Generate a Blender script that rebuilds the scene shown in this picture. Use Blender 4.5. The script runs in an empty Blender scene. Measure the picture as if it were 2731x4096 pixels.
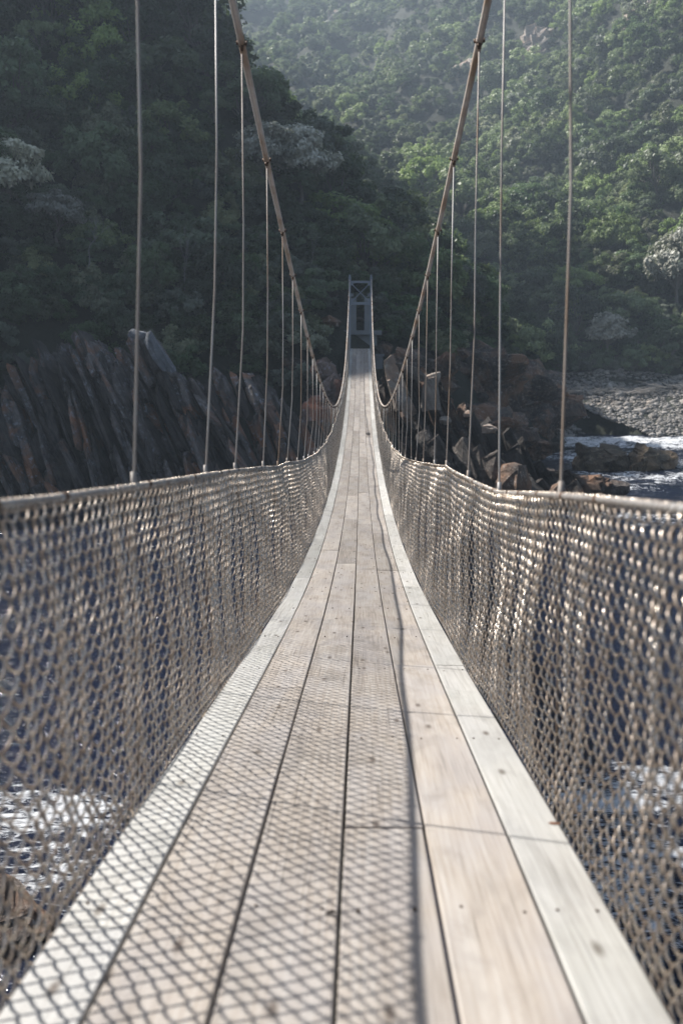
import bpy, bmesh, math, random
import numpy as np
from mathutils import Vector, Matrix, noise as mnoise
random.seed(7); RNG = np.random.default_rng(11)
SC = bpy.context.scene
COL = SC.collection
R = math.radians

# ------------------------------------------------------------------ camera
cam_d = bpy.data.cameras.new('camera'); cam = bpy.data.objects.new('camera', cam_d); COL.objects.link(cam)
cam_d.sensor_fit = 'VERTICAL'; cam_d.sensor_height = 36.0; cam_d.lens = 28.8
cam_d.clip_start = 0.05; cam_d.clip_end = 4000
cam.location = (0, 0, 0)
PITCH = math.atan(314 / 1882); YAW = math.radians(1.336)
cam.rotation_euler = (math.pi / 2 - PITCH, 0, YAW)
cam_d.dof.use_dof = True; cam_d.dof.focus_distance = 9.5; cam_d.dof.aperture_fstop = 2.0
SC.camera = cam
# ------------------------------------------------------------------ sky, sun, exposure
SUN = Vector((-0.65, 0.24, 0.72)).normalized()
elev = math.asin(SUN.z); azim = math.atan2(SUN.x, SUN.y)
w = bpy.data.worlds.new("World"); SC.world = w; w.use_nodes = True
nt = w.node_tree; sky = nt.nodes.new('ShaderNodeTexSky'); sky.sky_type = 'NISHITA'; sky.sun_disc = False
sky.sun_elevation = elev; sky.sun_rotation = azim; sky.air_density = 1.0; sky.dust_density = 1.5
bg = nt.nodes['Background']; bg.inputs['Strength'].default_value = 0.052
nt.links.new(sky.outputs[0], bg.inputs['Color'])
sl = bpy.data.lights.new('sun', 'SUN'); sl.energy = 5.0; sl.angle = R(0.7); sl.color = (1, 0.96, 0.90)
so = bpy.data.objects.new('sun', sl); COL.objects.link(so); so.rotation_euler = SUN.to_track_quat('Z', 'Y').to_euler()
SC.view_settings.view_transform = 'Standard'; SC.view_settings.look = 'None'
SC.view_settings.gamma = 1; SC.view_settings.exposure = 1.02
SC.cycles.use_denoising = True
SC.cycles.max_bounces = 6; SC.cycles.diffuse_bounces = 3; SC.cycles.glossy_bounces = 3
SC.cycles.transmission_bounces = 4; SC.cycles.volume_bounces = 0
SC.cycles.volume_step_rate = 4; SC.cycles.sample_clamp_indirect = 4

# ------------------------------------------------------------------ helpers
def tag(o, label=None, cat=None, group=None, kind=None):
    if label: o['label'] = label
    if cat: o['category'] = cat
    if group: o['group'] = group
    if kind: o['kind'] = kind
    return o
def empty(name, loc=(0, 0, 0)):
    o = bpy.data.objects.new(name, None); o.location = loc; COL.objects.link(o); return o
def mesh_np(name, V, F, smooth=True):
    V = np.asarray(V, dtype=np.float32).reshape(-1, 3); F = np.asarray(F, dtype=np.int32)
    me = bpy.data.meshes.new(name); n = F.shape[1]
    me.vertices.add(len(V)); me.vertices.foreach_set('co', V.ravel())
    me.loops.add(F.size); me.loops.foreach_set('vertex_index', F.ravel())
    me.polygons.add(len(F))
    me.polygons.foreach_set('loop_start', np.arange(0, F.size, n, dtype=np.int32))
    me.polygons.foreach_set('loop_total', np.full(len(F), n, dtype=np.int32))
    me.polygons.foreach_set('use_smooth', np.full(len(F), smooth))
    me.update(); me.validate(); return me
def link(name, me, mat=None, parent=None, loc=None):
    o = bpy.data.objects.new(name, me)
    if mat is not None:
        for m in (mat if isinstance(mat, (list, tuple)) else [mat]): me.materials.append(m)
    COL.objects.link(o)
    if parent: o.parent = parent
    if loc is not None: o.location = loc
    return o
class MB:
    """collects pieces of any polygon size into one mesh"""
    def __init__(s): s.v = []; s.f = []
    def add(s, V, F):
        b = len(s.v); s.v += [tuple(map(float, p)) for p in V]; s.f += [tuple(int(i) + b for i in f) for f in F]
    def box(s, c, size, M=None):
        x, y, z = [q / 2 for q in size]
        V = [Vector(p) for p in [(-x,-y,-z),(x,-y,-z),(x,y,-z),(-x,y,-z),(-x,-y,z),(x,-y,z),(x,y,z),(-x,y,z)]]
        if M is not None: V = [M @ p for p in V]
        s.add([p + Vector(c) for p in V], [(0,3,2,1),(4,5,6,7),(0,1,5,4),(1,2,6,5),(2,3,7,6),(3,0,4,7)])
    def bar(s, a, b, wx, wy):
        a, b = Vector(a), Vector(b); q = (b - a).to_track_quat('Z', 'Y').to_matrix()
        s.box((a + b) / 2, (wx, wy, (b - a).length), q)
    def tube(s, P, r, n=8, caps=True):
        P = [Vector(p) for p in P]; rr = r if hasattr(r, '__len__') else [r] * len(P)
        V = []; F = []
        t0 = (P[1] - P[0]).normalized(); u = t0.orthogonal().normalized()
        for i, p in enumerate(P):
            t = (P[min(i + 1, len(P) - 1)] - P[max(i - 1, 0)]).normalized()
            u = (u - t * u.dot(t)); u = u.normalized() if u.length > 1e-6 else t.orthogonal().normalized()
            vv = t.cross(u)
            for k in range(n):
                a = 2 * math.pi * k / n; V.append(p + (u * math.cos(a) + vv * math.sin(a)) * rr[i])
        for i in range(len(P) - 1):
            for k in range(n):
                F.append((i * n + k, i * n + (k + 1) % n, (i + 1) * n + (k + 1) % n, (i + 1) * n + k))
        if caps: F.append(tuple(range(n))[::-1]); F.append(tuple((len(P) - 1) * n + k for k in range(n)))
        s.add(V, F)
    def build(s, name, mat, parent=None, smooth=False, loc=None):
        me = bpy.data.meshes.new(name); me.from_pydata(s.v, [], s.f); me.update()
        if smooth: me.polygons.foreach_set('use_smooth', np.full(len(me.polygons), True))
        return link(name, me, mat, parent, loc)

def _hash(ix, iy, seed):
    h = (ix.astype(np.int64) * 374761393 + iy.astype(np.int64) * 668265263 + seed * 982451653) & 0x7fffffff
    h = ((h ^ (h >> 13)) * 1274126177) & 0x7fffffff
    return ((h ^ (h >> 16)) & 0xffff) / 65535.0
def vn(x, y, seed=0):
    ix = np.floor(x); iy = np.floor(y); fx = x - ix; fy = y - iy
    fx = fx * fx * (3 - 2 * fx); fy = fy * fy * (3 - 2 * fy)
    a = _hash(ix, iy, seed); b = _hash(ix + 1, iy, seed); c = _hash(ix, iy + 1, seed); d = _hash(ix + 1, iy + 1, seed)
    return (a * (1 - fx) + b * fx) * (1 - fy) + (c * (1 - fx) + d * fx) * fy
def fbm(x, y, seed=0, o=4):
    s = 0; a = 0.5; t = 0
    for k in range(o): s = s + a * vn(x, y, seed + k * 17); t += a; x = x * 2.03 + 5.1; y = y * 2.03 + 3.7; a *= 0.5
    return s / t * 2 - 1

# ------------------------------------------------------------------ materials
def mat(name):
    m = bpy.data.materials.new(name); m.use_nodes = True; t = m.node_tree
    return m, t, t.nodes['Principled BSDF'], t.nodes['Material Output']
def N(t, typ, **kw):
    n = t.nodes.new(typ)
    for k, v in kw.items():
        if hasattr(n, k): setattr(n, k, v)
        else: n.inputs[k.replace('_', ' ')].default_value = v
    return n
def ramp(t, src, stops):
    n = t.nodes.new('ShaderNodeValToRGB'); cr = n.color_ramp
    while len(cr.elements) < len(stops): cr.elements.new(0.5)
    for e, (p, c) in zip(cr.elements, stops): e.position = p; e.color = (*c, 1) if len(c) == 3 else (c[0],) * 3 + (1,)
    t.links.new(src, n.inputs[0]); return n.outputs[0]
def mixc(t, fac, a, b, mode='MIX'):
    n = t.nodes.new('ShaderNodeMix'); n.data_type = 'RGBA'; n.blend_type = mode
    for i, s in ((0, fac), (6, a), (7, b)):
        if hasattr(s, 'is_linked') or hasattr(s, 'links'): t.links.new(s, n.inputs[i])
        else: n.inputs[i].default_value = s if i == 0 else (*s, 1)
    return n.outputs[2]
def noise_tex(t, coord, scale, detail=5, rough=0.55, dist=0, sc=None):
    if sc is not None:
        mp = t.nodes.new('ShaderNodeMapping'); mp.inputs['Scale'].default_value = sc; t.links.new(coord, mp.inputs[0]); coord = mp.outputs[0]
    n = t.nodes.new('ShaderNodeTexNoise'); n.inputs['Scale'].default_value = scale; n.inputs['Detail'].default_value = detail
    n.inputs['Roughness'].default_value = rough; n.inputs['Distortion'].default_value = dist
    t.links.new(coord, n.inputs['Vector']); return n.outputs['Fac']
def bump(t, b, h, strength, dist):
    n = t.nodes.new('ShaderNodeBump'); n.inputs['Strength'].default_value = strength; n.inputs['Distance'].default_value = dist
    t.links.new(h, n.inputs['Height']); t.links.new(n.outputs[0], b.inputs['Normal'])
def math_n(t, op, a, b=0.0, c=None):
    n = t.nodes.new('ShaderNodeMath'); n.operation = op
    for i, s in enumerate((a, b) if c is None else (a, b, c)):
        if hasattr(s, 'links'): t.links.new(s, n.inputs[i])
        else: n.inputs[i].default_value = s
    return n.outputs[0]

def wood_mat(name, dark, mid, light, green=0.0):
    m, t, b, o = mat(name)
    tc = t.nodes.new('ShaderNodeTexCoord'); oi = t.nodes.new('ShaderNodeObjectInfo')
    off = t.nodes.new('ShaderNodeVectorMath'); off.operation = 'MULTIPLY_ADD'
    cmb = t.nodes.new('ShaderNodeCombineXYZ')
    t.links.new(oi.outputs['Random'], cmb.inputs[0]); t.links.new(oi.outputs['Random'], cmb.inputs[1]); t.links.new(oi.outputs['Random'], cmb.inputs[2])
    t.links.new(cmb.outputs[0], off.inputs[0]); off.inputs[1].default_value = (37, 91, 13)
    t.links.new(tc.outputs['Object'], off.inputs[2]); co = off.outputs[0]
    broad = noise_tex(t, co, 1.0, 3, 0.5, 0.4, (5.0, 0.9, 1))
    # grain: long warped rings
    warp = noise_tex(t, co, 1.0, 2, 0.5, 0.0, (3.2, 1.1, 1))
    sx = t.nodes.new('ShaderNodeSeparateXYZ'); t.links.new(co, sx.inputs[0])
    ph = math_n(t, 'MULTIPLY_ADD', warp, 26.0, math_n(t, 'MULTIPLY', sx.outputs[0], 190.0))
    rings = math_n(t, 'MULTIPLY_ADD', math_n(t, 'SINE', ph), 0.5, 0.5)
    fine = noise_tex(t, co, 1.0, 6, 0.7, 0.3, (95, 2.2, 1)); crk = noise_tex(t, co, 1.0, 3, 0.5, 0.2, (60, 1.1, 1))
    blot = noise_tex(t, co, 1.0, 4, 0.6, 0.6, (7, 3.0, 1))
    f = math_n(t, 'MULTIPLY_ADD', rings, 0.035, math_n(t, 'MULTIPLY_ADD', fine, 0.62, math_n(t, 'MULTIPLY', broad, 0.40)))
    col = ramp(t, f, [(0.32, dark), (0.50, mid), (0.70, light)])
    col = mixc(t, math_n(t, 'MULTIPLY', ramp(t, noise_tex(t, co, 1.0, 4, 0.55, 0.5, (4.0, 1.6, 1)), [(0.42, (0,)), (0.62, (1,))]), 0.5), col, (0.335, 0.31, 0.305) if green == 0 else (0.43, 0.425, 0.415))
    # weather stains
    st = ramp(t, blot, [(0.50, (0,)), (0.72, (1,))])
    col = mixc(t, math_n(t, 'MULTIPLY', st, 0.5), col, tuple(c * 0.55 for c in mid))
    col = mixc(t, math_n(t, 'MULTIPLY', ramp(t, crk, [(0.66, (0,)), (0.72, (1,))]), 0.55), col, tuple(c * 0.3 for c in mid))
    # knots
    mp = t.nodes.new('ShaderNodeMapping'); mp.inputs['Scale'].default_value = (6.5, 2.6, 0.01); t.links.new(co, mp.inputs[0])
    vo = t.nodes.new('ShaderNodeTexVoronoi'); vo.voronoi_dimensions = '2D'; vo.inputs['Scale'].default_value = 1.0; t.links.new(mp.outputs[0], vo.inputs['Vector'])
    sxc = t.nodes.new('ShaderNodeSeparateColor'); t.links.new(vo.outputs['Color'], sxc.inputs[0])
    gate = math_n(t, 'GREATER_THAN', sxc.outputs[0], 0.74)
    kn = ramp(t, vo.outputs['Distance'], [(0.03, (1,)), (0.12, (0,))])
    col = mixc(t, math_n(t, 'MULTIPLY', math_n(t, 'MULTIPLY', kn, gate), 0.85), col, (0.10, 0.07, 0.05))
    if green > 0:
        gn = ramp(t, noise_tex(t, co, 1.0, 3, 0.5, 0.3, (2.0, 1.2, 1)), [(0.4, (0,)), (0.62, (1,))])
        col = mixc(t, math_n(t, 'MULTIPLY', gn, green), col, (0.375, 0.39, 0.32))
    # per board brightness
    hv = t.nodes.new('ShaderNodeHueSaturation'); t.links.new(col, hv.inputs['Color'])
    t.links.new(math_n(t, 'MULTIPLY_ADD', oi.outputs['Random'], 0.34, 0.80), hv.inputs['Value'])
    hv.inputs['Saturation'].default_value = 0.74
    t.links.new(hv.outputs[0], b.inputs['Base Color']); b.inputs['Roughness'].default_value = 0.72
    b.inputs['Specular IOR Level'].default_value = 0.3
    bump(t, b, math_n(t, 'MULTIPLY_ADD', rings, 0.12, fine), 0.3, 0.003)
    return m
def metal_mat(name, c1, c2, rough=0.4, metal=0.7, sc=(14, 14, 14), thr=(0.42, 0.6)):
    m, t, b, o = mat(name); g = t.nodes.new('ShaderNodeNewGeometry')
    n = noise_tex(t, g.outputs['Position'], 1.0, 5, 0.6, 0, sc)
    f = ramp(t, n, [(thr[0], (0,)), (thr[1], (1,))])
    t.links.new(mixc(t, f, c1, c2), b.inputs['Base Color'])
    t.links.new(math_n(t, 'MULTIPLY_ADD', f, 0.3, rough), b.inputs['Roughness'])
    t.links.new(math_n(t, 'MULTIPLY_ADD', f, -0.4 * metal, metal), b.inputs['Metallic'])
    bump(t, b, n, 0.3, 0.003); return m
def leaf_mat(name, c1, c2, trans=0.42, gloss=0.28):
    m, t, b, o = mat(name); oi = t.nodes.new('ShaderNodeObjectInfo'); g = t.nodes.new('ShaderNodeNewGeometry')
    f = math_n(t, 'MULTIPLY_ADD', g.outputs['Random Per Island'], 0.5, math_n(t, 'MULTIPLY', oi.outputs['Random'], 0.5))
    col = mixc(t, f, c1, c2)
    hv = t.nodes.new('ShaderNodeHueSaturation'); t.links.new(col, hv.inputs['Color'])
    r2 = math_n(t, 'FRACT', math_n(t, 'MULTIPLY', oi.outputs['Random'], 7.31))
    t.links.new(math_n(t, 'MULTIPLY_ADD', r2, 1.25, 0.5), hv.inputs['Value'])
    t.links.new(math_n(t, 'MULTIPLY_ADD', math_n(t, 'FRACT', math_n(t, 'MULTIPLY', oi.outputs['Random'], 3.7)), 0.45, 0.5), hv.inputs['Saturation'])
    col = hv.outputs[0]
    t.links.new(col, b.inputs['Base Color']); b.inputs['Roughness'].default_value = 0.42; b.inputs['Specular IOR Level'].default_value = gloss
    tr = t.nodes.new('ShaderNodeBsdfTranslucent'); t.links.new(mixc(t, 0.5, col, (0.16, 0.24, 0.05)), tr.inputs[0])
    mx = t.nodes.new('ShaderNodeMixShader'); mx.inputs[0].default_value = trans
    t.links.new(b.outputs[0], mx.inputs[1]); t.links.new(tr.outputs[0], mx.inputs[2]); t.links.new(mx.outputs[0], o.inputs[0])
    return m
def rock_mat(name, a, b2, rust, rustamt, lichen, wet=0.0, scale=1.0, lean=26):
    m, t, b, o = mat(name); g = t.nodes.new('ShaderNodeNewGeometry'); P = g.outputs['Position']
    n1 = noise_tex(t, P, 0.9 * scale, 8, 0.65, 0.3); n2 = noise_tex(t, P, 3.2 * scale, 8, 0.7)
    n3 = noise_tex(t, P, 0.35 * scale, 4, 0.6, 0.5)
    rt = t.nodes.new('ShaderNodeMapping'); rt.inputs['Rotation'].default_value = (0, R(lean), 0); t.links.new(P, rt.inputs[0])
    ns_ = noise_tex(t, rt.outputs[0], 1.0, 6, 0.7, 0.15, (7.5 * scale, 4 * scale, 0.55 * scale))
    isl = g.outputs['Random Per Island']
    col = mixc(t, ramp(t, math_n(t, 'MULTIPLY_ADD', n1, 0.5, math_n(t, 'MULTIPLY', ns_, 0.5)), [(0.38, (0,)), (0.62, (1,))]), a, b2)
    rf = math_n(t, 'MULTIPLY', ramp(t, math_n(t, 'MULTIPLY_ADD', isl, 0.22, n3), [(0.66, (0,)), (0.82, (1,))]), rustamt)
    col = mixc(t, rf, col, rust)
    lf = math_n(t, 'MULTIPLY', ramp(t, n2, [(0.54, (0,)), (0.68, (1,))]), ramp(t, isl, [(0.3, (0.1,)), (0.9, (1,))]))
    col = mixc(t, math_n(t, 'MULTIPLY', lf, 0.75), col, lichen)
    vg = math_n(t, 'MULTIPLY_ADD', isl, 1.0, 0.5); cc = t.nodes.new('ShaderNodeCombineColor')
    for i in range(3): t.links.new(vg, cc.inputs[i])
    col = mixc(t, 1.0, col, cc.outputs[0], 'MULTIPLY')
    t.links.new(col, b.inputs['Base Color']); b.inputs['Roughness'].default_value = 0.75 - wet * 0.45
    b.inputs['Specular IOR Level'].default_value = 0.4
    hh = math_n(t, 'MULTIPLY_ADD', n2, 0.4, math_n(t, 'MULTIPLY_ADD', ns_, 1.1, n1)); bump(t, b, hh, 0.9, 0.25); return m
def plain(name, c, rough=0.7, var=0.3, sc=3.0, metal=0.0):
    m, t, b, o = mat(name); g = t.nodes.new('ShaderNodeNewGeometry'); n = noise_tex(t, g.outputs['Position'], sc, 6, 0.65)
    t.links.new(mixc(t, n, tuple(q * (1 - var) for q in c), tuple(min(1, q * (1 + var)) for q in c)), b.inputs['Base Color'])
    b.inputs['Roughness'].default_value = rough; b.inputs['Metallic'].default_value = metal; bump(t, b, n, 0.4, 0.02); return m

M_WOOD = wood_mat('weathered_wood', (0.165, 0.135, 0.11), (0.365, 0.303, 0.245), (0.47, 0.425, 0.375))
M_WOODP = wood_mat('pale_weathered_wood', (0.25, 0.228, 0.20), (0.435, 0.415, 0.38), (0.57, 0.555, 0.525), 0.16)
M_WIRE = metal_mat('galvanised_wire', (0.64, 0.57, 0.49), (0.34, 0.28, 0.23), 0.21, 0.96, (22, 22, 22)); M_WIRE.node_tree.nodes['Principled BSDF'].inputs['Metallic'].default_value = 1.0
for l_ in list(M_WIRE.node_tree.links):
    if l_.to_socket.name == 'Metallic': M_WIRE.node_tree.links.remove(l_)
M_RAIL = metal_mat('rail_cable_steel', (0.46, 0.45, 0.44), (0.30, 0.28, 0.27), 0.42, 0.4, (9, 9, 9))
M_CABLE = metal_mat('main_cable_steel', (0.66, 0.61, 0.56), (0.40, 0.28, 0.19), 0.40, 0.15, (6, 2, 6), (0.42, 0.66))
M_HANG = metal_mat('hanger_wire_steel', (0.36, 0.345, 0.33), (0.25, 0.18, 0.13), 0.5, 0.15, (3, 3, 0.9))
M_CLAMP = plain('rusty_clamp', (0.12, 0.075, 0.05), 0.6, 0.4, 30, 0.4)
M_TOWER = plain('painted_tower_steel', (0.24, 0.27, 0.31), 0.5, 0.15, 4, 0.2)
M_CONC = plain('weathered_concrete', (0.20, 0.21, 0.22), 0.85, 0.3, 1.5)
M_BEAM = plain('old_beam_timber', (0.20, 0.16, 0.12), 0.8, 0.4, 8)
M_NAIL = plain('nail_iron', (0.07, 0.045, 0.03), 0.6, 0.3, 60, 0.3)
M_ROCKL = rock_mat('strata_rock', (0.030, 0.029, 0.031), (0.215, 0.185, 0.170), (0.34, 0.15, 0.075), 0.8, (0.44, 0.47, 0.53))
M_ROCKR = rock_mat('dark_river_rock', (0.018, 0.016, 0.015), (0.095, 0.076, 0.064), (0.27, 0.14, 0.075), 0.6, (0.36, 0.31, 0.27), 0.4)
M_ROCKT = rock_mat('pale_sun_toned_rock', (0.13, 0.11, 0.095), (0.32, 0.28, 0.24), (0.40, 0.24, 0.16), 0.6, (0.45, 0.42, 0.38))  # pale rock; on the spine tips sunlight is put into the colour
M_PEB = rock_mat('beach_stone', (0.15, 0.145, 0.14), (0.40, 0.37, 0.34), (0.26, 0.20, 0.15), 0.4, (0.52, 0.50, 0.46), 0.6)
M_BARK = plain('grey_bark', (0.16, 0.14, 0.125), 0.9, 0.4, 6)
M_DEAD = plain('dead_pale_wood', (0.40, 0.36, 0.32), 0.8, 0.3, 6)
M_GREYB = plain('grey_bare_branch', (0.20, 0.19, 0.18), 0.85, 0.3, 6)
M_LEAF = [leaf_mat('leaf_dark_green', (0.040, 0.078, 0.030), (0.115, 0.175, 0.065)),
          leaf_mat('leaf_mid_green', (0.095, 0.155, 0.045), (0.28, 0.35, 0.105)),
          leaf_mat('leaf_olive', (0.110, 0.130, 0.060), (0.270, 0.285, 0.140)),
          leaf_mat('leaf_grey_green', (0.075, 0.095, 0.068), (0.180, 0.200, 0.150))]
M_LEAFP = leaf_mat('leaf_pale_sun_toned', (0.27, 0.27, 0.19), (0.64, 0.61, 0.50), 0.25)  # pale foliage; the crowns' sunlight is raised into this colour

# ------------------------------------------------------------------ terrain
F_ = np.array([(-110,-25,2,1.3,1.1),(-60,18,2,1.3,2.2),(-22,49.5,1.8,1.3,2.4),(-12,54.5,1.8,1.25,2.4),(0,58.6,1.3,1.1,2.4),(7,64,0.4,.9,1.8),(14,80,0,.9,1.3),
               (18,106,-.3,.85,.6),(24,111,-.6,.85,.38),(60,112,-.6,.85,.38),(120,90,0,.85,.38),(170,50,0,.85,.38)], float)
G_ = np.array([(170,50,0),(120,92,0),(60,113,0),(25,114,0),(20,122,0),(12,150,0),(-6,182,4),(-50,222,8),(-140,285,10)], float)
C_ = np.array([(-100,92,115),(-64,95,80),(-44,106,62),(-30,118,46),(-22,125,40),(-16,134,37),(-6,140,33),(4,141,26),(11,136,15),(15,128,6),(18,118,0)], float)
SHADE_RIDGE = np.array([(-104,88,118),(-100,92,122),(-100,132,122),(-100,145,126),(-100,155,142),(-100,163,166),(-100,200,166),(-100,270,166)], float)  # unseen ridge at left, added and shaped to throw shade on the far bank
def poly_dist(P, x, y):
    """nearest point on a polyline: distance, side (+ = left of travel), interpolated attributes"""
    q = P[np.argsort(P[:, 0])]; best = np.full(x.shape, 1e9); side = np.where(y > np.interp(x, q[:, 0], q[:, 1]), 1.0, -1.0) * (1 if P[0, 0] < P[-1, 0] else -1); A = np.zeros(x.shape + (P.shape[1] - 2,))
    for a, b in zip(P[:-1], P[1:]):
        dx, dy = b[0] - a[0], b[1] - a[1]; L2 = dx * dx + dy * dy
        t = np.clip(((x - a[0]) * dx + (y - a[1]) * dy) / L2, 0, 1)
        px, py = a[0] + t * dx, a[1] + t * dy; d = np.hypot(x - px, y - py)
        m = d < best - 1e-9
        best = np.where(m, d, best)
        at = a[2:] + t[..., None] * (b[2:] - a[2:]); A = np.where(m[..., None], at, A)
    return best, side, A
def H(x, y):
    x = np.asarray(x, float); y = np.asarray(y, float)
    d, s, A = poly_dist(F_, x, y)
    sp = np.where(s > 0, A[..., 0] + A[..., 1] * d, A[..., 0] - A[..., 2] * d)
    dc, sc, Ac = poly_dist(C_, x, y)
    cap = np.where(sc > 0, Ac[..., 0] - 1.1 * dc, np.interp(x, C_[:, 0], C_[:, 2]) - 0.05 * dc)
    up = s > 0
    relief = fbm(x / 26, y / 26, 3, 4)
    spur = np.where(up, np.minimum(sp + relief * np.minimum(d * 0.25, 4.5), cap + relief * 2.5), sp + fbm(x / 6, y / 6, 9, 4) * 0.9)
    dg, sg, Ag = poly_dist(G_, x, y)
    far = np.where(sg < 0, Ag[..., 0] + 0.93 * dg + (fbm(x / 48, y / 48, 5, 5) * np.minimum(dg * 0.32, 22)), -40)
    far = np.where(far > 205, 205 + (far - 205) * 0.5, far); far = np.minimum(far, 236)
    dm, sm, Am = poly_dist(SHADE_RIDGE, x, y)
    mm = Am[..., 0] - 2.1 * dm + relief * 5
    h = np.maximum(np.maximum(spur, far), mm)
    return np.maximum(h, -9.5)
def ground_hit(xd, row, t0=30, t1=500):
    """world point where the ray through a place in the photograph meets the hills"""
    f = 1882.; fw = cam.rotation_euler.to_matrix() @ Vector((0, 0, -1)); rt = cam.rotation_euler.to_matrix() @ Vector((1, 0, 0)); up = cam.rotation_euler.to_matrix() @ Vector((0, 1, 0))
    r = fw + rt * (xd - 784) / f - up * (row - 1176) / f; r = r / r.y
    t = np.arange(t0, t1, 0.5); hh = H(r.x * t, t); k = np.argmax(hh > r.z * t)
    return Vector((r.x * t[k], t[k], float(hh[k])))
def at(xd, row, y):
    f = 1882.; M = cam.rotation_euler.to_matrix()
    r = M @ Vector(((xd - 784) / f, -(row - 1176) / f, -1)); return r * (y / r.y)

def grid_mesh(name, xs, ys, fn, m, smooth=True):
    X, Y = np.meshgrid(xs, ys); Z = fn(X, Y); V = np.stack([X, Y, Z], -1).reshape(-1, 3)
    nx, ny = len(xs), len(ys); i = (np.arange(ny - 1)[:, None] * nx + np.arange(nx - 1)).ravel()
    return link(name, mesh_np(name, V, np.stack([i, i + 1, i + nx + 1, i + nx], 1), smooth), m)
m, t, b, o = mat('forest_floor'); g = t.nodes.new('ShaderNodeNewGeometry')
n1 = noise_tex(t, g.outputs['Position'], 0.12, 8, 0.65); n2 = noise_tex(t, g.outputs['Position'], 1.2, 6, 0.7)
c = mixc(t, ramp(t, n1, [(0.4, (0,)), (0.6, (1,))]), (0.014, 0.018, 0.010), (0.030, 0.032, 0.020))
c = mixc(t, ramp(t, n2, [(0.55, (0,)), (0.75, (1,))]), c, (0.06, 0.052, 0.042))
t.links.new(c, b.inputs['Base Color']); b.inputs['Roughness'].default_value = 0.95; bump(t, b, n2, 0.8, 0.3); M_SOIL = m
xs = np.concatenate([np.arange(-230, -70, 6), np.arange(-70, 70, 1.5), np.arange(70, 260, 6)])
ys = np.concatenate([np.arange(-60, 30, 5), np.arange(30, 150, 1.5), np.arange(150, 540, 5)])
ter = grid_mesh('hillside', xs, ys, lambda X, Y: H(X, Y), M_SOIL); tag(ter, kind='structure')

# ------------------------------------------------------------------ water
WZ = -7.0
m, t, b, o = mat('river_water'); g = t.nodes.new('ShaderNodeNewGeometry'); P = g.outputs['Position']
at_n = t.nodes.new('ShaderNodeAttribute'); at_n.attribute_name = 'foam'
fn = noise_tex(t, P, 1.0, 9, 0.68, 0.7, (0.55, 0.85, 1)); ff = noise_tex(t, P, 1.0, 8, 0.72, 0.9, (3.0, 6.5, 1))
fs = math_n(t, 'ADD', math_n(t, 'MULTIPLY_ADD', ff, 1.5, math_n(t, 'MULTIPLY', fn, 1.3)), at_n.outputs['Fac'])
fo = ramp(t, math_n(t, 'MULTIPLY_ADD', fs, 4.6, -8.35), [(0.0, (0,)), (1.0, (1,))])
b.inputs['Base Color'].default_value = (0.008, 0.012, 0.028, 1); b.inputs['Roughness'].default_value = 0.10; b.inputs['IOR'].default_value = 1.33
wv = math_n(t, 'ADD', noise_tex(t, P, 1.0, 5, 0.6, 0.5, (1.6, 3.2, 1)), math_n(t, 'MULTIPLY', noise_tex(t, P, 1.0, 3, 0.5, 0.3, (9, 16, 1)), 0.25))
bump(t, b, wv, 0.75, 0.22)
fd = t.nodes.new('ShaderNodeBsdfPrincipled'); t.links.new(mixc(t, ff, (0.62, 0.63, 0.64), (0.92, 0.93, 0.95)), fd.inputs['Base Color']); fd.inputs['Roughness'].default_value = 0.5
bp = t.nodes.new('ShaderNodeBump'); bp.inputs['Strength'].default_value = 1.0; bp.inputs['Distance'].default_value = 0.12; t.links.new(ff, bp.inputs['Height']); t.links.new(bp.outputs[0], fd.inputs['Normal'])
mx = t.nodes.new('ShaderNodeMixShader'); t.links.new(fo, mx.inputs[0]); t.links.new(b.outputs[0], mx.inputs[1]); t.links.new(fd.outputs[0], mx.inputs[2]); t.links.new(mx.outputs[0], o.inputs[0])
M_WATER = m
FOAM = [(-5.6, 12.2, 2.2, 1.1, .58), (-4.5, 10.4, 1.3, 1.4, .52), (4.6, 13.2, 2.1, 1.1, .66), (3.9, 10.8, 1.6, 1.9, .50),
        (32, 86, 22, 9, .66), (20, 72, 8, 8, .50), (34, 64, 14, 12, .52), (19, 57, 7, 3, .48), (20, 41, 12, 3.6, .46), (16, 52, 5, 3, .42), (17, 82, 4, 6, .42), (45, 76, 14, 10, .56)]
def foam_mask(X, Y):
    m = np.full(X.shape, -0.06)
    for (x, y, sx, sy, a) in FOAM: m = np.maximum(m, a * np.exp(-(((X - x) / sx) ** 2 + ((Y - y) / sy) ** 2) ** 2) )
    return m
def wave(X, Y):
    f = np.clip(foam_mask(X, Y), 0, 1)
    far = np.clip((Y - 30) / 15, 0, 1)
    return WZ + fbm(X / 2.6, Y / 1.7, 21, 4) * (0.05 + f * 0.9 * far) + f * 0.25 * far + fbm(X / .8, Y / .5, 25, 3) * (0.02 + f * .3 * far)
wat = grid_mesh('river_water', np.concatenate([np.arange(-80, -20, 3), np.arange(-20, 60, 0.28), np.arange(60, 121, 4)]),
                np.concatenate([np.arange(-60, 5, 4), np.arange(5, 112, 0.28)]), wave, M_WATER)
tag(wat, kind='structure')
co = np.empty(len(wat.data.vertices) * 3, np.float32); wat.data.vertices.foreach_get('co', co); co = co.reshape(-1, 3)
a_ = wat.data.attributes.new('foam', 'FLOAT', 'POINT'); a_.data.foreach_set('value', foam_mask(co[:, 0], co[:, 1]).astype(np.float32))

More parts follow.
